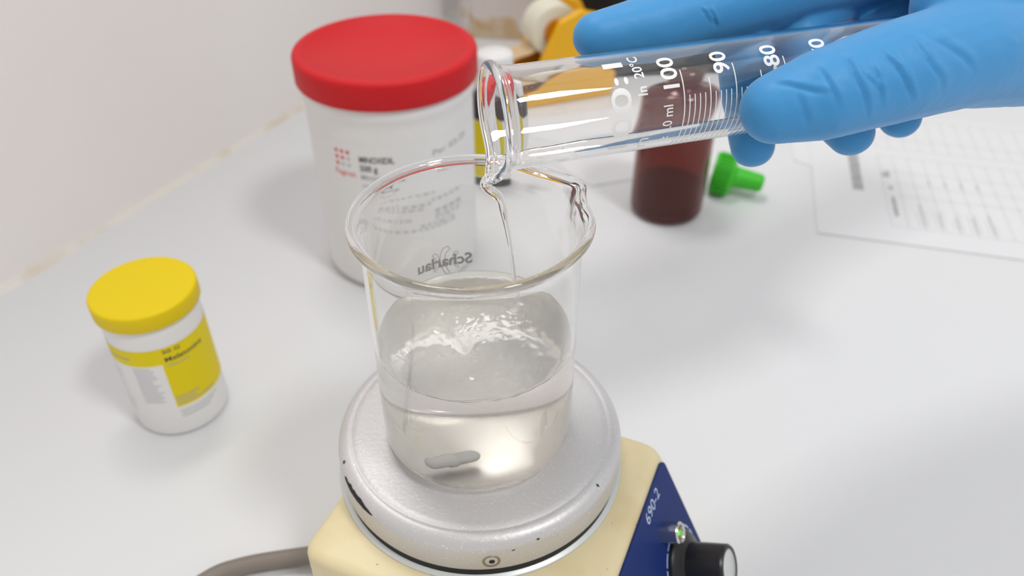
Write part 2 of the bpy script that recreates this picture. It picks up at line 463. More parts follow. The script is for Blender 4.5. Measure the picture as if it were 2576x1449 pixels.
# maker's lettering and emblem, fired on the far wall (seen mirrored through the glass)
TW = text_tris('Scharlau', 6.6, .7, bold=.22)
mx = max(x for x, y in TW[0]); sc = 22.0 / mx
lg = [on_cyl(([(x * sc, y) for x, y in TW[0]], TW[1]), RB + .06, 93.5, HZ + 51.0 - HZ, .0)]
mesh_obj('maker_lettering', *join_parts(lg), 'enamel_grey', bk, smooth=False)
def crescent(x, y, s, flip):
    o = [(0, 6), (1.6, 5.4), (2.7, 3.2), (3.0, .5), (2.6, -2.5), (1.4, -5.2), (.2, -6.4), (-.9, -6.0), (.3, -4.2), (1.1, -1.6), (1.2, .8), (.7, 3.2), (-1.0, 4.8), (0, 6)]
    return [(x + flip * px * s, y + py * s) for px, py in o]
em = []
for x, y, s, fl in ((9.4, 2.4, 1.05, 1), (5.8, 2.2, .62, 1), (14.8, 2.6, .66, -1)):
    em.append(on_cyl(stroke2(crescent(x, y, s, fl), .28), RB + .05, 93.5, 51.0))
mesh_obj('maker_emblem', *join_parts(em), 'enamel_grey', bk, smooth=False)
# volume marks on the near left wall
gm = [on_cyl(text_tris('200', 3.0, .7), RB + .05, -128, 62), on_cyl(text_tris('150', 3.0, .7), RB + .05, -128, 47), on_cyl(text_tris('100', 3.0, .7), RB + .05, -128, 31)]
# (the prints are nearly worn away, only hairline strokes are left)
M['worn'] = mat('worn_print', (.70, .69, .67, 1), .6)
for z in (60, 45, 29): gm.append(on_cyl(stroke2([(x * .5, 0) for x in range(0, 19)], .22), RB + .05, -133, z))
mesh_obj('volume_marks', *join_parts(gm), 'worn', bk, smooth=False)

ZL = 46.9; RL = RI + .12
nr, na = 110, 220
vs, fs = [], []
random.seed(21)
BUB = [(random.gauss(-2, 6), random.gauss(1, 5), random.uniform(.35, .95)) for _ in range(26)] + [(random.gauss(13, 5), random.gauss(8, 6), random.uniform(.3, .7)) for _ in range(14)]
def surf(r, a):
    x, y = r * math.cos(a), r * math.sin(a)
    z = ZL - 1.0
    z += 2.0 * max(0, (r - 29.8) / (RL - 29.8)) ** 2.2                     # meniscus
    vx, vy = x + 3.5, y + 2.0; d = math.hypot(vx, vy)
    z -= 7.5 / (1 + (d / 2.6) ** 2) + 1.6 * math.exp(-(d / 11) ** 2)      # stirring vortex
    sp = math.atan2(vy, vx) + d * .22
    z += .28 * math.sin(3 * sp) * math.exp(-(d / 15) ** 2) * min(1, d / 4)
    hx, hy = x - 14, y - 15; e = math.hypot(hx, hy)
    z += .75 * math.cos(e * 1.25) * math.exp(-e / 5.0)                    # ripples where the stream lands
    z += .38 * noise.noise((x * .16, y * .16, 2)) + .22 * noise.noise((x * .42, y * .42, 7))
    for bx_, by_, br in BUB:
        q = (x - bx_) ** 2 + (y - by_) ** 2
        if q < br * br: z += .8 * math.sqrt(br * br - q)
    return z
rings = []
top = [RL * (k / nr) ** .9 for k in range(nr + 1)]
vs.append((0, 0, surf(0, 0))); rings.append([0])
for r in top[1:]:
    rings.append(list(range(len(vs), len(vs) + na)))
    vs += [(r * math.cos(2 * math.pi * i / na), r * math.sin(2 * math.pi * i / na), surf(r, 2 * math.pi * i / na)) for i in range(na)]
for r, z in [(RL, 40), (RL, 25)] + [(q[0], q[1]) for q in arc(27.6, 8.2, 6.12, 0, -90, 8)] + [(18, 2.25), (0, 2.3)]:
    if r == 0: rings.append([len(vs)]); vs.append((0, 0, z))
    else:
        rings.append(list(range(len(vs), len(vs) + na)))
        vs += [(r * math.cos(2 * math.pi * i / na), r * math.sin(2 * math.pi * i / na), z) for i in range(na)]
for A, B in zip(rings, rings[1:]):
    for i in range(na):
        j = (i + 1) % na
        if len(A) == 1: fs.append((A[0], B[i], B[j]))
        elif len(B) == 1: fs.append((A[i], B[0], A[j]))
        else: fs.append((A[i], B[i], B[j], A[j]))
liq = mesh_obj('liquid', vs, fs, 'liquid_top'); liq.data.materials.append(M['liquid_inside'])
for p in liq.data.polygons:
    if p.index // na >= nr: p.material_index = 1
liq.location = (0, 0, HZ * S)
tag(liq, 'clear slightly yellowish liquid filling half of the beaker', 'liquid')

prof = [(0, -9)] + arc(0, -6.5, 2.5, -80, 0, 6) + [(2.5, -1.4), (3.0, -1.0), (3.0, 1.0), (2.5, 1.4)] + arc(0, 6.5, 2.5, 0, 80, 6) + [(0, 9)]
vs, fs = lathe(prof, 24)
bar = mesh_obj('stir_bar', vs, fs, 'stir'); tag(bar, 'small white stir bar lying on the beaker bottom under the liquid', 'stir bar')
bar.location = (-7 * S, -13 * S, (HZ + 2.5 + 3.05) * S); bar.rotation_euler = (math.radians(90), 0, math.radians(-55))

# ------------------------------------------------------------------ measuring cylinder held level, and its last liquid
MC = Vector((6.74, 16.54, 208.37)); AX = Vector((.957, .289, .0075)).normalized()    # axis towards the foot
FR = Vector((.25, -.85, .46)); FR = (FR - AX * FR.dot(AX)).normalized()              # side turned to the camera
UPD = AX.cross(FR); UPD = UPD if UPD.z > 0 else -UPD                                 # upper side
LEN = 250.0
cyl = bpy.data.objects.new('measuring_cylinder', None); COL.objects.link(cyl); cyl.empty_display_size = .01
tag(cyl, 'glass measuring cylinder with white graduations held level over the beaker', 'cylinder')
foot = MC + AX * LEN
# local frame: z from the foot to the mouth, x to the camera side
zc = -AX; xc = FR; yc = zc.cross(xc)
m4 = Matrix.Identity(4)
for i, a in enumerate((xc, yc, zc)):
    for r in range(3): m4[r][i] = a[r]
for r in range(3): m4[r][3] = foot[r] * S
cyl.matrix_world = m4
inv3 = m4.to_3x3().transposed()
dl = inv3 @ Vector((0, 0, -1)); LIPA = math.atan2(dl.y, dl.x)          # direction of the pouring lip
UPS = 1 if (inv3 @ Vector((0, 0, 1))).y > 0 else -1
RC, RCI = 15.75, 14.5
def cyl_deform(r, a, z):
    d = (a - LIPA + math.pi) % (2 * math.pi) - math.pi
    h = max(0, min(1, (z - (LEN - 15)) / 15)); h = h ** 1.8
    g = math.exp(-(d / .30) ** 2); sh = math.exp(-((abs(d) - .75) / .3) ** 2)
    r2 = r + h * (4.2 * g - .7 * sh)
    return (r2 * math.cos(a), r2 * math.sin(a), z + h * 2.2 * g)
o1 = [(0, 12.0), (10, 12.0), (14, 10.5), (15.4, 12.5), (RC, 16), (RC, 80), (RC, 160), (RC, LEN - 30), (RC, LEN - 18), (RC, LEN - 12), (RC + .03, LEN - 8), (RC + .15, LEN - 5.4), (RC + .45, LEN - 3.6), (RC + .9, LEN - 2.5)]
o1 += arc(RC + .7, LEN - .9, 1.5, -60, 170, 16) + [(RC - .95, LEN - 2.0), (RCI + .25, LEN - 3.6), (RCI + .08, LEN - 6), (RCI, LEN - 12), (RCI, LEN - 18), (RCI, LEN - 30), (RCI, 160), (RCI, 80), (RCI, 18), (12, 14.8), (0, 14)]
vs, fs = lathe(o1, 144, cyl_deform)
mesh_obj('glass_tube', vs, fs, 'glass', cyl)
# hexagonal glass foot, out of the picture on the right
hexp = [(27 * math.cos(math.radians(60 * k)), 27 * math.sin(math.radians(60 * k))) for k in range(6)]
bm_obj('hexagonal_foot', extrude_poly(hexp, 0, 9.5, 2, 3), 'glass', cyl)
# prints: x of lettering runs around the tube (upwards in the picture), y towards the mouth
def on_tube(vf, deg, t, R=RC + .05):
    """deg: angle from the camera side, + = upper side; t = distance from the mouth"""
    A = math.radians(deg)
    return [(R * math.cos(A + x / R), UPS * R * math.sin(A + x / R), LEN - t + y) for x, y in vf[0]], vf[1]
def fit_w(vf, width):
    mx = max(x for x, y in vf[0]); return [(x * width / mx, y) for x, y in vf[0]], vf[1]
pr = []
for s, t in (('100', 52.6), ('90', 70.2), ('80', 87.6), ('70', 105.2), ('60', 122.8)):
    wd = 12.2 if len(s) == 3 else 8.0
    st0 = 2 if len(s) == 3 else 16
    pr.append(on_tube(fit_w(text_tris(s, 7.4, .8, bold=.14), wd), st0, t + 2.6))
mesh_obj('scale_numerals', *join_parts(pr), 'enamel', cyl, smooth=False)
pr = [on_tube(fit_w(text_tris('100:1', 8.9, .8, bold=.12), 33), -72, 39.1)]
pr.append(on_tube(fit_w(text_tris('In  20°C', 4.4, .7, bold=.06), 14.2), 3, 44.6))
pr.append(on_tube(fit_w(text_tris('± 1.0 ml', 4.4, .7, bold=.05), 13.2), -58, 52.6))
pr.append(on_tube(fit_w(text_tris('ml', 6.0, .7, bold=.06), 6.5), -66, 45.8))
mesh_obj('capacity_lettering', *join_parts(pr), 'enamel', cyl, smooth=False)
pr = []
for k in range(0, 42):
    t = 56.5 + k * 1.77
    a0 = -80; a1 = 27 if k % 10 == 0 else (14 if k % 5 == 0 else -2)
    n = 22
    pts = [(0, 0)]
    w_ = .32 if k % 5 else .36
    R = RC + .05
    arcp = [(math.radians(a0 + (a1 - a0) * i / n) * R, 0) for i in range(n + 1)]
    pr.append(on_tube(stroke2(arcp, w_), 0, t))
mesh_obj('graduation_lines', *join_parts(pr), 'enamel', cyl, smooth=False)

# thin layer of liquid along the bottom of the cylinder up to the lip
vs, fs = [], []
L0 = math.degrees(LIPA); n = 14; m_ = 30
R = RCI + .12
for i in range(m_ + 1):
    t = 3.2 + 165 * i / m_; z = LEN - t
    half = 15 + 3 * noise.noise((t * .08, 1, 0)) 
    if i == m_: half = 4
    ring = []
    for j in range(n + 1):
        a = math.radians(L0 - half + 2 * half * j / n); ring.append(cyl_deform(R, a, z))
    e0, e1 = Vector(ring[0]), Vector(ring[-1])
    for j in range(n - 1, 0, -1):
        q = e0.lerp(e1, j / n); ring.append((q.x, q.y, q.z))
    vs += ring
k = 2 * n
for i in range(m_):
    for j in range(k):
        fs.append((i * k + j, i * k + (j + 1) % k, (i + 1) * k + (j + 1) % k, (i + 1) * k + j))
fs.append(tuple(range(k - 1, -1, -1))); fs.append(tuple(range(m_ * k, m_ * k + k)))
res = mesh_obj('liquid_residue', vs, fs, 'liquid'); res.matrix_world = m4
tag(res, 'thin layer of clear liquid along the bottom inside the held measuring cylinder', 'liquid')

# the stream falling from the lip into the beaker
lip = m4 @ (Vector(cyl_deform(RC + 1.0, LIPA, LEN + .2)) * S) / S
pts = [lip + Vector((2.2, .6, 1.6)), lip + Vector((-.2, -.2, -.2)), lip + Vector((.2, -.3, -2.6)), (8.6, 14.8, 181.5), (10.2, 14.6, 174), (11.9, 14.7, 163), (13.1, 14.8, 152), (13.8, 15, 142), (14, 15, 134.6)]
pts = smooth_path([tuple(p) for p in pts], 8)
rad = []
for i, p in enumerate(pts):
    h = max(0, (lip.z - p[2]) / (lip.z - 134.6))
    rad.append(max(.75, 1.9 - 2.6 * h) * (1 + .06 * math.sin(i * .7)) + (1.2 * max(0, (h - .93) / .07)))
vs, fs = tube(pts, rad, 20)
stm = mesh_obj('liquid_stream', vs, fs, 'liquid'); tag(stm, 'thin clear stream of liquid falling from the cylinder lip into the beaker', 'liquid')

# ------------------------------------------------------------------ gloved hand (one continuous surface)
HAND = dict(
index=[(40.4,51.5,221.3,8.0), (59.6,58.8,222.1,10.6), (90.7,74.2,224.7,11.8), (149.5,105.7,228.0,13.0)],
middle=[(97.2,44.5,185.0,7.8), (97.2,63.8,195.7,9.4), (96.2,79.8,213.1,10.6), (117.2,101.2,225.6,10.8), (165.3,118.8,221.8,13.0)],
ring=[(131.8,47.5,188.5,8.2), (125.0,68.1,193.3,9.8), (117.2,84.5,210.6,10.6), (137.2,103.5,217.5,10.8), (180.2,121.6,213.2,13.0)],
pinky=[(154.1,60.4,188.1,7.6), (152.4,75.7,193.5,8.6), (148.4,88.1,204.8,9.4), (165.2,102.5,207.1,10.0), (202.1,119.9,204.1,12.0)],
thumb=[(92.0,15.5,213.0,10.7), (105.6,17.4,216.5,13.6), (129.7,27.0,219.5,15.6), (158.0,42.5,219.3,17.5), (204.0,69.4,210.5,20.0)],
web=[(161.3,57.8,228.9,16.0), (173.6,95.0,231.9,14.0), (164.8,108.6,230.8,13.0)],
)
WRIST = (262, 142, 230, 25.0); ARM = (350, 192, 258, 29.0)
bones = []
for k, c in HAND.items(): bones += list(zip(c, c[1:]))
for k in ('index', 'middle', 'ring', 'pinky'): bones.append((HAND[k][-1], WRIST))
bones += [(HAND['thumb'][-1], WRIST), (WRIST, ARM), (HAND['index'][-1], HAND['middle'][-1]), (HAND['middle'][-1], HAND['ring'][-1]), (HAND['ring'][-1], HAND['pinky'][-1]),
          (HAND['web'][0], HAND['thumb'][-1]), (HAND['web'][1], WRIST)]
bmh = bmesh.new()
for a, c in bones:
    t = bmesh.new()
    for q in (a, c):
        r = bmesh.ops.create_icosphere(t, subdivisions=3, radius=q[3] * S)
        bmesh.ops.translate(t, verts=r['verts'], vec=Vector(q[:3]) * S)
    h = bmesh.ops.convex_hull(t, input=t.verts[:])
    bmesh.ops.delete(t, geom=list({v for v in h['geom_interior'] if isinstance(v, bmesh.types.BMVert)}), context='VERTS')
    tm = bpy.data.meshes.new('t'); t.to_mesh(tm); t.free(); bmh.from_mesh(tm); bpy.data.meshes.remove(tm)
hm = bpy.data.meshes.new('person'); bmh.to_mesh(hm); bmh.free()
ho = bpy.data.objects.new('person', hm); COL.objects.link(ho)
md = ho.modifiers.new('r', 'REMESH'); md.mode = 'VOXEL'; md.voxel_size = .00075
md = ho.modifiers.new('s', 'SMOOTH'); md.iterations = 14; md.factor = .5
dg = bpy.context.evaluated_depsgraph_get()
hm2 = bpy.data.meshes.new_from_object(ho.evaluated_get(dg)); ho.modifiers.clear(); ho.data = hm2; hm2.name = 'person'
# folds of the glove: grooves as (from, to, depth, width), seen along the thumb's outer side
FOLDS = [((90.0, 8.9, 224.6), (101.5, 9.0, 219.9), .6, 1.3), ((100.4, 13.2, 225.7), (105.6, 7.9, 216.8), .5, 1.0), ((107.2, 17.7, 228.5), (115.9, 10.4, 213.6), .75, 1.1),
         ((115.9, 17.4, 224.5), (119.7, 12.9, 214.7), .55, .9), ((119.3, 19.8, 227.1), (129.6, 15.5, 215.3), .8, 1.2), ((94.0, 8.5, 220.4), (98.4, 3.5, 214.3), .4, 1.5),
         ((127.9, 24.6, 228.5), (139.6, 19.9, 216.6), .5, 1.4), ((112.5, 16, 222), (119.0, 12, 219.5), .35, .8), ((134, 25, 231), (150, 22, 222), .5, 1.8), ((122, 20, 229), (126.5, 16, 222), .35, .8),
         ((75.0, 46, 236.5), (78.5, 46, 232.5), .8, .7), ((77.6, 46, 236.5), (81.5, 46, 232.0), .7, .7)]
VD = fw.copy()
def plane(v): return (v.dot(rt0), v.dot(up0))
fold2 = [(plane(Vector(a)), plane(Vector(c)), d, wd, Vector(a)) for a, c, d, wd in FOLDS]
nrm = [v.normal.copy() for v in hm2.vertices]
for i, v in enumerate(hm2.vertices):
    p = v.co / S; nn = nrm[i]
    disp = .16 * noise.noise(p * .11) + .07 * noise.noise(p * .35)
    if nn.dot(VD) < .15:
        x, y = plane(p)
        for (ax, ay), (bx, by), d, wd, a3 in fold2:
            if abs((p - a3).dot(VD)) > 30: continue
            ex, ey = bx - ax, by - ay; L2 = ex * ex + ey * ey
            wob = .9 * noise.noise((x * .12, y * .12, ax))
            t = ((x - ax) * ex + (y - ay) * ey) / L2
            if t < -.15 or t > 1.15: continue
            dd = ((x - ax) * ey - (y - ay) * ex) / math.sqrt(L2) + wob
            if abs(dd) > 4 * wd: continue
            tp = max(0, min(1, (t + .15) / .35)) * max(0, min(1, (1.15 - t) / .35))
            disp -= tp * d * math.exp(-(dd / (.55 * wd)) ** 2)
            disp += tp * d * .75 * math.exp(-((dd + 1.25 * wd) / wd) ** 2)
    v.co = (p + nn * disp) * S
hm2.materials.clear(); hm2.materials.append(M['glove'])
hm2.polygons.foreach_set('use_smooth', [True] * len(hm2.polygons))
tag(ho, 'hand in a blue nitrile glove gripping the measuring cylinder, thumb in front', 'person')

# ------------------------------------------------------------------ yellow-lidded jar on the left
jr = empty('small_jar', (-165.2, 94.6, 0), 'small white jar with yellow snap lid and yellow label on the bench', 'jar')
vs, fs = lathe([(0, .8), (18, .6), (20, 0)] + arc(20.3, 3, 3, -90, 0, 5)[1:] + [(23.3, 10), (23.3, 66), (23.2, 71), (22.7, 71.6), (22.6, 77), (0, 77)], 96)
mesh_obj('jar_body', vs, fs, 'white_plastic', jr)
vs, fs = lathe([(22.8, 72.4), (24.6, 72.2), (25.0, 72.8), (25.0, 79.4)] + arc(23.4, 80.0, 1.6, 0, 90, 5)[1:] + [(20, 81.4), (0, 81.2), (0, 77.2)], 96)
lid = mesh_obj('lid', vs, fs, 'yellow_lid', jr)
# pull tab on the left
tb = bmesh.new()
ta = math.radians(170 + 14)
for s_ in (-1, 1):
    pass
pts2 = [(24.2, -4.5), (27.6, -2.6), (28.0, 0), (27.6, 2.6), (24.2, 4.5)]
c_, s_ = math.cos(ta), math.sin(ta)
bm = extrude_poly([(x * c_ - y * s_, x * s_ + y * c_) for x, y in pts2], 72.3, 74.8, .5, 2)
tb.free(); bm_obj('lid_tab', bm, 'yellow_lid', lid)
R1 = 23.38
label = mesh_obj('label', *join_parts([cyl_patch(R1, -185, -68, 9.5, 50), cyl_patch(R1, -68, 55, 9.5, 21)]), 'label_white', jr)
mesh_obj('label_yellow_field', *join_parts([cyl_patch(R1 + .02, -185, -68, 50, 60), cyl_patch(R1 + .02, -68, 55, 20.5, 60)]), 'yellow_label', label)
R1 += .06
pr = [on_cyl(fit_w(text_tris('Melatonine', 4.0, 1, bold=.07), 21), R1, -64, 51.2), on_cyl(fit_w(text_tris('50 G', 3.0, 1, bold=.05), 8.6), R1, -64, 56.4)]
mesh_obj('product_lettering', *join_parts(pr), 'ink', label, smooth=False)
pr = [on_cyl(fit_w(text_tris('Melatonin', 2.4, 1), 11.5), R1, -63, 48.0)]
random.seed(3)
for k in range(3): pr.append(on_cyl(stroke2([(x, 0) for x in range(0, (13, 11, 22)[k])], .75), R1, -66, 27.2 - k * 2.2))
pr.append(on_cyl(stroke2([(x, 0) for x in range(0, 16)], .9), R1, -140, 54.5))
mesh_obj('small_print', *join_parts(pr), M['ink_grey'], label, smooth=False)
pr = []
for k in range(15):
    L = random.uniform(8.5, 12.5); pr.append(on_cyl(stroke2([(x * .5, 0) for x in range(0, int(L * 2))], .62), R1, -104, 48.3 - k * 1.62))
for k in range(10):
    L = random.uniform(4, 12); pr.append(on_cyl(stroke2([(x * .5, 0) for x in range(0, int(L * 2))], .5), R1, -150 + random.uniform(-2, 4), 47 - k * 3.4))
for k in range(3): pr.append(on_cyl(stroke2([(x * .5, 0) for x in range(0, 44 - 6 * k)], .7), R1, -66, 17.6 - k * 1.9))
mesh_obj('text_block', *join_parts(pr), M['ink_pale'], label, smooth=False)

# ------------------------------------------------------------------ big red-lidded tub
bj = empty('large_jar', (-60.9, 240.2, 0), 'large white plastic tub with red screw lid behind the beaker', 'jar')
vs, fs = lathe([(0, 1.5), (38, 1), (42, 0)] + arc(42.3, 7.5, 7.5, -90, 0, 6)[1:] + [(49.8, 20), (49.8, 113), (49.9, 117), (50.6, 119), (51.1, 121), (51.1, 124), (50.4, 126), (49.6, 127), (49.6, 138), (0, 138)], 128)
mesh_obj('jar_body', vs, fs, 'jar_white', bj)
vs, fs = lathe([(50, 127.6), (52.8, 127.4), (53.2, 128), (53.2, 140.6)] + arc(50.2, 140.6, 3.0, 0, 90, 6)[1:] + [(46.5, 143.5), (46.2, 143.1), (10, 143.0), (3, 142.9), (0, 142.7), (0, 138.2)], 128)
mesh_obj('lid', vs, fs, 'red_lid', bj)
R2 = 49.88
lab = mesh_obj('label', *cyl_patch(R2, -135, 10, 42, 105), 'label_white', bj)
R2 += .05
pr = []
for i in range(3):
    for j in range(3 - i): pr.append(on_cyl(disc2(j * 3.9, 0, 1.25), R2, -122, 99.3 - i * 4.1))
mesh_obj('red_dots', *join_parts(pr + [on_cyl(fit_w(text_tris('Fagron', 5.0, 1.2, bold=.05), 14), R2, -125, 84.0)]), 'ink_red', lab, smooth=False)
pr = []
for i, j in ((1, 2), (2, 1), (2, 2)): pr.append(on_cyl(disc2(j * 3.9, 0, 1.15), R2, -122, 99.3 - i * 4.1))
mesh_obj('grey_dots', *join_parts(pr), M['ink_pale'], lab, smooth=False)
pr = [on_cyl(fit_w(text_tris('MINOXIDIL', 5.3, 1.2, bold=.14), 20.5), R2, -105.3, 94.3), on_cyl(fit_w(text_tris('500 g', 5.3, 1.2, bold=.14), 10.5), R2, -105.3, 88.7)]
mesh_obj('product_lettering', *join_parts(pr), 'ink', lab, smooth=False)
pr = [on_cyl(fit_w(text_tris('Minoxidil', 4.6, 1.2, bold=.05), 16), R2, -105.3, 83.2)]
for k, (a, z, L, h_) in enumerate(((-105, 79.0, 14, .8), (-105, 71.5, 40, .8), (-105, 64.5, 36, .9), (-60, 66.5, 26, 1.0), (-105, 61.8, 30, .8), (-58, 58.5, 20, 1.3), (-58, 55.6, 22, .9), (-58, 53.2, 18, .9), (-112, 55, 30, .8), (-70, 50, 24, 1.0), (-112, 47.5, 60, .9))):
    x = 0; random.seed(k)
    while x < L:
        wl = random.uniform(2.2, 5.5); pr.append(on_cyl(stroke2([(x + q * .5, 0) for q in range(0, int(wl * 2))], h_), R2, a, z)); x += wl + .9
mesh_obj('text_block', *join_parts(pr), M['ink_grey'], lab, smooth=False)
def hand_lettering(s, size, width, R, a, z, sl): return on_cyl(fit_w(text_tris(s, size, 1.2), width), R, a, z, sl)
mesh_obj('handwriting', *hand_lettering('Per 03.25', 5.2, 27, 49.95, -56, 94.5, .10), M['ink_grey'], lab, smooth=False)

# ------------------------------------------------------------------ small brown bottle with white cap
sb = empty('small_bottle', (0, 338, 0), 'brown bottle with white cap and yellow label behind the red-lidded tub', 'bottle')
vs, fs = lathe([(0, .8), (15, 0)] + arc(16, 3, 3, -80, 0, 5) + [(19, 10), (19, 64)] + arc(13, 64, 6, 0, 60, 6)[1:] + [(12.5, 74), (12, 76), (12, 84), (0, 84)], 72)
mesh_obj('bottle_glass', vs, fs, 'brown_glass', sb)
vs, fs = lathe([(12.2, 77), (13.2, 77), (13.4, 78), (13.1, 98.5), (12.2, 100), (0, 100.2), (0, 84.2)], 64)
mesh_obj('cap', vs, fs, 'white_plastic', sb)
lab = mesh_obj('label', *cyl_patch(19.06, -200, 20, 13, 54.5), 'label_white', sb)
mesh_obj('label_yellow_field', *cyl_patch(19.1, -200, -86, 15, 54), 'yellow_label', lab)

# ------------------------------------------------------------------ amber bottle and its green dropper cap
ab = empty('amber_bottle', (125.4, 292.1, 0), 'open reddish-brown bottle standing on the bench behind the measuring cylinder', 'bottle')
vs, fs = lathe([(0, 1.5), (17, .5), (19.5, 0)] + arc(20.2, 6, 6, -90, 0, 6)[1:] + [(26.2, 20), (26.2, 88)] + arc(17.2, 88, 9, 0, 65, 8)[1:] + [(13.5, 98), (12, 101), (11.6, 104), (11.6, 116), (10.4, 116), (10.2, 104), (10.8, 100), (13, 97)] + arc(17.0, 87.5, 7.6, 65, 0, 6) + [(24.7, 20), (24.6, 8), (19, 2.2), (0, 2.6)], 96)
mesh_obj('bottle_wall', vs, fs, 'amber', ab)
vs, fs = lathe([(0, 2.9), (18.8, 2.5), (24.3, 8), (24.5, 22), (0, 22)], 72)
aq = mesh_obj('dark_contents', vs, fs, 'amber_liquid', ab, autosm=40)
aq['label'] = 'dark brown liquid in the bottom of the bottle'

gc = empty('dropper_cap', (163.5, 319, 15.6), 'green ribbed dropper cap lying on its side beside the amber bottle', 'cap', rotz=math.radians(-8))
gc.rotation_euler = (0, math.radians(95), math.radians(-20))
ribs = 30
def ribbed(r, a, z):
    k = 1 + (.05 * (1 if math.cos(a * ribs) > 0 else -1) if (r > 15 and 2.5 < z < 13) else 0)
    return (r * k * math.cos(a), r * k * math.sin(a), z)
vs, fs = lathe([(13.4, 0), (14.6, 0), (15.2, 1), (15.2, 2.4), (15.2, 2.6), (15.2, 7), (15.2, 12.8), (15.0, 13.2), (13.5, 15), (10, 15.6), (9.2, 16), (0, 16), (0, 13), (13.4, 12), (13.4, 0)], 216, ribbed)
mesh_obj('screw_collar', vs, fs, 'cap_green', gc, autosm=40)
vs, fs = lathe([(9.0, 15.6), (7.9, 17), (7.6, 22), (6.8, 34)] + arc(3.4, 34.3, 3.4, 0, 90, 6) + [(0, 37.7)], 48)
mesh_obj('nozzle', vs, fs, 'cap_green', gc)

# ------------------------------------------------------------------ printed papers
E1 = Vector((.24, .97, 0)).normalized(); E2 = Vector((E1.y, -E1.x, 0))
def sheet(name, origin, e1, e2, L1, L2, z, label, curl=0, r=2.0):
    """sheet with thickness .12 mm, slightly wavy; e2 is its long edge to the right, e1 away"""
    n1, n2 = 24, 24; vs, fs = [], []
    for s_ in (0, 1):
        for i in range(n1 + 1):
            for j in range(n2 + 1):
                p = Vector(origin) + e1 * (L1 * i / n1) + e2 * (L2 * j / n2)
                zz = z + curl * ((1 - j / n2) ** 6 * 1.5 + (1 - i / n1) ** 8 * 2.0) + .15 * s_
                vs.append((p.x, p.y, zz))
    K = (n1 + 1) * (n2 + 1)
    for i in range(n1):
        for j in range(n2):
            a = i * (n2 + 1) + j
            fs.append((a, a + n2 + 1, a + n2 + 2, a + 1)); b_ = a + K; fs.append((b_, b_ + 1, b_ + n2 + 2, b_ + n2 + 1))
    rim = [j for j in range(n2 + 1)] + [i * (n2 + 1) + n2 for i in range(1, n1 + 1)] + [n1 * (n2 + 1) + j for j in range(n2 - 1, -1, -1)] + [i * (n2 + 1) for i in range(n1 - 1, 0, -1)]
    for q in range(len(rim)): a, c = rim[q], rim[(q + 1) % len(rim)]; fs.append((a, c, c + K, a + K))
    o = mesh_obj(name, vs, fs, 'paper', smooth=False); tag(o, label, 'paper'); return o
F1 = Vector((.30, .95, 0)).normalized()
sheet('paper_sheet', (240, 364, 0), Vector((.17, .985, 0)), Vector((.72, -.69, 0)).normalized(), 160, 120, .05, 'plain white sheet partly under the printed form', .05)
sheet('paper_sheet', (73, 322, 0), Vector((-.60, .80, 0)), Vector((.95, .31, 0)).normalized(), 120, 150, .05, 'plain white sheet under the back of the amber bottle', .12)
form = sheet('printed_form', (228, 260, 0), E1, E2, 210, 297, .42, 'printed form with a grey table lying on the bench right of the bottle', 0.0)
def on_form(vf, z=.61):
    return [tuple(Vector((228, 260, z)) + E2 * x + E1 * y) for x, y in vf[0]], vf[1]
pr = []
X0, X1 = 52, 285; Yb = 22; Yt = 200
for x in [X0, 63.5] + [63.5 + 11.6 * k for k in range(1, 20)]: pr.append(stroke2([(x, Yb), (x, 128)], .7)); pr.append(stroke2([(x, 142), (x, Yt)], .6))
for y in (Yb, 66, 84, 103, 128, 142, 160, Yt): pr.append(stroke2([(X0, y), (X1, y)], .7))
mesh_obj('table_lines', *on_form(join_parts(pr)), mat('table_ink', (.60, .60, .615, 1), .8), form, smooth=False)
pr = []; random.seed(11)
def word(x, y0, L, h_):           # illegible print running along the sheet's short side
    y = y0
    while y < y0 + L:
        q = random.uniform(.8, 2.4); pr.append(stroke2([(x + random.uniform(-.2, .2), y), (x, y + q)], h_)); y += q + .5
word(33, 68, 62, 8.0); word(57, 36, 26, 3.0); word(57, 74, 4, 3.2); word(57, 93, 7, 3.2); word(54, 93, 6, 2.6)
mesh_obj('form_heading', *on_form(join_parts(pr)), M['ink_grey'], form, smooth=False)
pr = []
for k in range(1, 6):
    for q in range(3): word(60 + 11.6 * k + q * 3.0, Yb + 4, random.uniform(14, 36), 1.2)
for k in range(2, 6): word(63 + 11.6 * k, 88, random.uniform(5, 12), 1.4)
mesh_obj('form_entries', *on_form(join_parts(pr)), mat('faint_ink', (.64, .64, .65, 1), .8), form, smooth=False)
pr = [stroke2([(178, 118 - 1), (183, 124)], 2.2), stroke2([(186, 116), (190, 124)], 2.2), stroke2([(194, 120), (199, 126)], 2.2)]
mesh_obj('pen_marks', *on_form(join_parts(pr)), M['ink_grey'], form, smooth=False)

# ------------------------------------------------------------------ tape dispenser in the background
DL = Vector((-.92, -.39, 0)).normalized()      # towards the nose
td = empty('tape_dispenser', (31.8, 493.8, 0), 'yellow desk tape dispenser with cream tape roll beside the wall', 'dispenser')
td.rotation_euler = (0, 0, math.atan2(DL.y, DL.x))
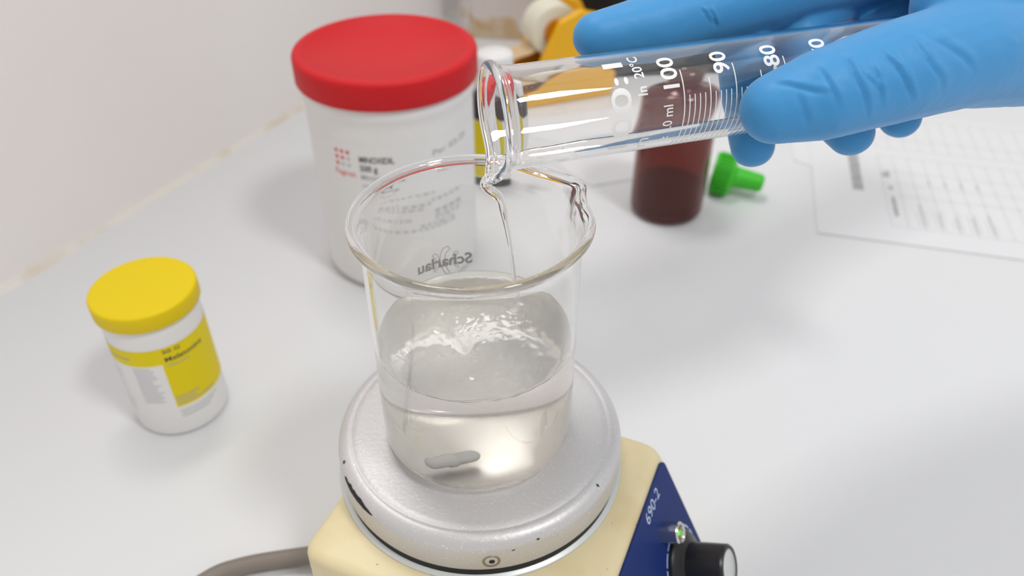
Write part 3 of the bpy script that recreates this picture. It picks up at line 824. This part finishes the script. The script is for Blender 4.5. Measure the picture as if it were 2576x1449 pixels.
# local: +x nose, y: -28..28, right-hand cheek (towards camera) is +y or -y
side = [(46, 0), (49, 8), (49, 33), (44, 35), (34, 24), (22, 20), (8, 26), (-4, 50), (-14, 70), (-34, 78), (-54, 72), (-66, 50), (-70, 20), (-68, 0)]
def slab(y0, y1, pts, bev=1.5):
    bm = bmesh.new()
    A = [bm.verts.new((x, y0, z)) for x, z in pts]; B = [bm.verts.new((x, y1, z)) for x, z in pts]
    bm.faces.new(A); bm.faces.new(B[::-1]); n = len(pts)
    for i in range(n): bm.faces.new((A[i], B[i], B[(i + 1) % n], A[(i + 1) % n]))
    bmesh.ops.recalc_face_normals(bm, faces=bm.faces[:])
    if bev: bmesh.ops.bevel(bm, geom=bm.edges[:], offset=bev, segments=2, profile=.5, affect='EDGES')
    return bm
bm_obj('cheek', slab(17, 25, side), 'dispenser', td)
bm_obj('cheek', slab(-25, -17, side), 'dispenser', td)
base = [(46, 0), (49, 8), (49, 31), (44, 33), (34, 20), (22, 14), (-36, 14), (-46, 60), (-60, 60), (-66, 20), (-64, 0)]
bm_obj('base', slab(-17.5, 17.5, base, 1), 'dispenser_in', td)
bm_obj('cutter', slab(-15, 15, [(45, 34), (51, 37), (51.4, 38), (45, 35)], 0), 'chrome', td)
vs, fs = lathe([(12, -12.5), (22.5, -12.5), (23, -12), (23, 12), (22.5, 12.5), (12, 12.5), (12, -12.5)], 64)
roll = mesh_obj('tape_roll', vs, fs, 'tape', td, autosm=40); roll.location = (-16 * S, 0, 58 * S); roll.rotation_euler = (math.radians(90), 0, 0)
vs, fs = lathe([(5, -16), (12, -16), (12, 16), (5, 16), (5, -16)], 48)
hub = mesh_obj('hub', vs, fs, 'dispenser_in', td, autosm=40); hub.location = roll.location; hub.rotation_euler = roll.rotation_euler
vs = []
for x, z in ((2.6, 43.5), (8, 41), (20, 39.2), (36, 38.2), (50, 38.4), (58, 37)):
    vs += [(x, -12, z), (x, 12, z), (x, 12, z + .4), (x, -12, z + .4)]
fs = []
for i in range(5):
    for j in range(4): fs.append((4 * i + j, 4 * i + (j + 1) % 4, 4 * i + 4 + (j + 1) % 4, 4 * i + 4 + j))
fs += [(3, 2, 1, 0), (20, 21, 22, 23)]
mesh_obj('tape_strip', vs, fs, 'tape_strip', td, smooth=False)

# ------------------------------------------------------------------ cloudy plastic pack by the wall and the black case
pk = empty('plastic_pack', (5, 640, 0), 'cloudy clear plastic pack with beige contents standing by the wall', 'pack', rotz=math.radians(-6))
nu, nv = 90, 26; vs, fs = [], []
for j in range(nv + 1):
    z = 150 * j / nv
    for i in range(nu):
        a = 2 * math.pi * i / nu
        ca, sa_ = math.cos(a), math.sin(a)
        x = 48 * math.copysign(abs(ca) ** .45, ca); y = 20 * math.copysign(abs(sa_) ** .6, sa_)
        k = 1 + .05 * noise.noise((x * .09, y * .09, z * .008)) + .10 * noise.noise((x * .22, y * .2, z * .004 + 5))
        vs.append((x * (1 + .02 * noise.noise((z * .05, 1, a))), y * k * (1.0 if z < 120 else 1 - (z - 120) / 40), z))
for j in range(nv):
    for i in range(nu): fs.append((j * nu + i, j * nu + (i + 1) % nu, (j + 1) * nu + (i + 1) % nu, (j + 1) * nu + i))
fs.append(tuple(range(nu - 1, -1, -1))); fs.append(tuple(range(nv * nu, nv * nu + nu)))
mesh_obj('film_bag', vs, fs, 'film', pk)
vs2 = [(x * 1.004, y * 1.01, z / 150 * (34 + 22 * noise.noise((x * .10, y * .02, 9))) + .2) for x, y, z in vs]
mesh_obj('beige_contents', vs2, fs, 'beige', pk)
o = mesh_obj('printed_mark', *flat(stroke2([(-38, 64), (-37, 50)], 3)), 'ink_grey', pk, smooth=False)
o.rotation_euler = (math.radians(90), 0, 0); o.location = (0, -.0235, 0)

bx = empty('black_case', (150, 622, 0), 'black equipment case standing behind the tape dispenser', 'case', rotz=math.radians(-10))
bm_obj('case_shell', extrude_poly([(-72, -50), (95, -50), (95, 70), (-72, 70)], 3, 112, 5, 3), 'black', bx)
for x, y in ((-58, -36), (80, -36), (-58, 56), (80, 56)):
    vs, fs = lathe([(0, 0), (7, 0), (7, 3.4), (0, 3.4)], 24); o = mesh_obj('rubber_foot', vs, fs, 'black_gap', bx, autosm=40); o.location = (x * S, y * S, 0)
bm_obj('case_lid', extrude_poly([(-74, -52), (97, -52), (97, 72), (-74, 72)], 112.2, 122, 3, 3), 'black', bx)

for o in bpy.data.objects:          # fine print too small to pick apart
    if o.name.split('.')[0] in ('small_print', 'text_block', 'form_entries', 'form_heading'): o['kind'] = 'stuff'
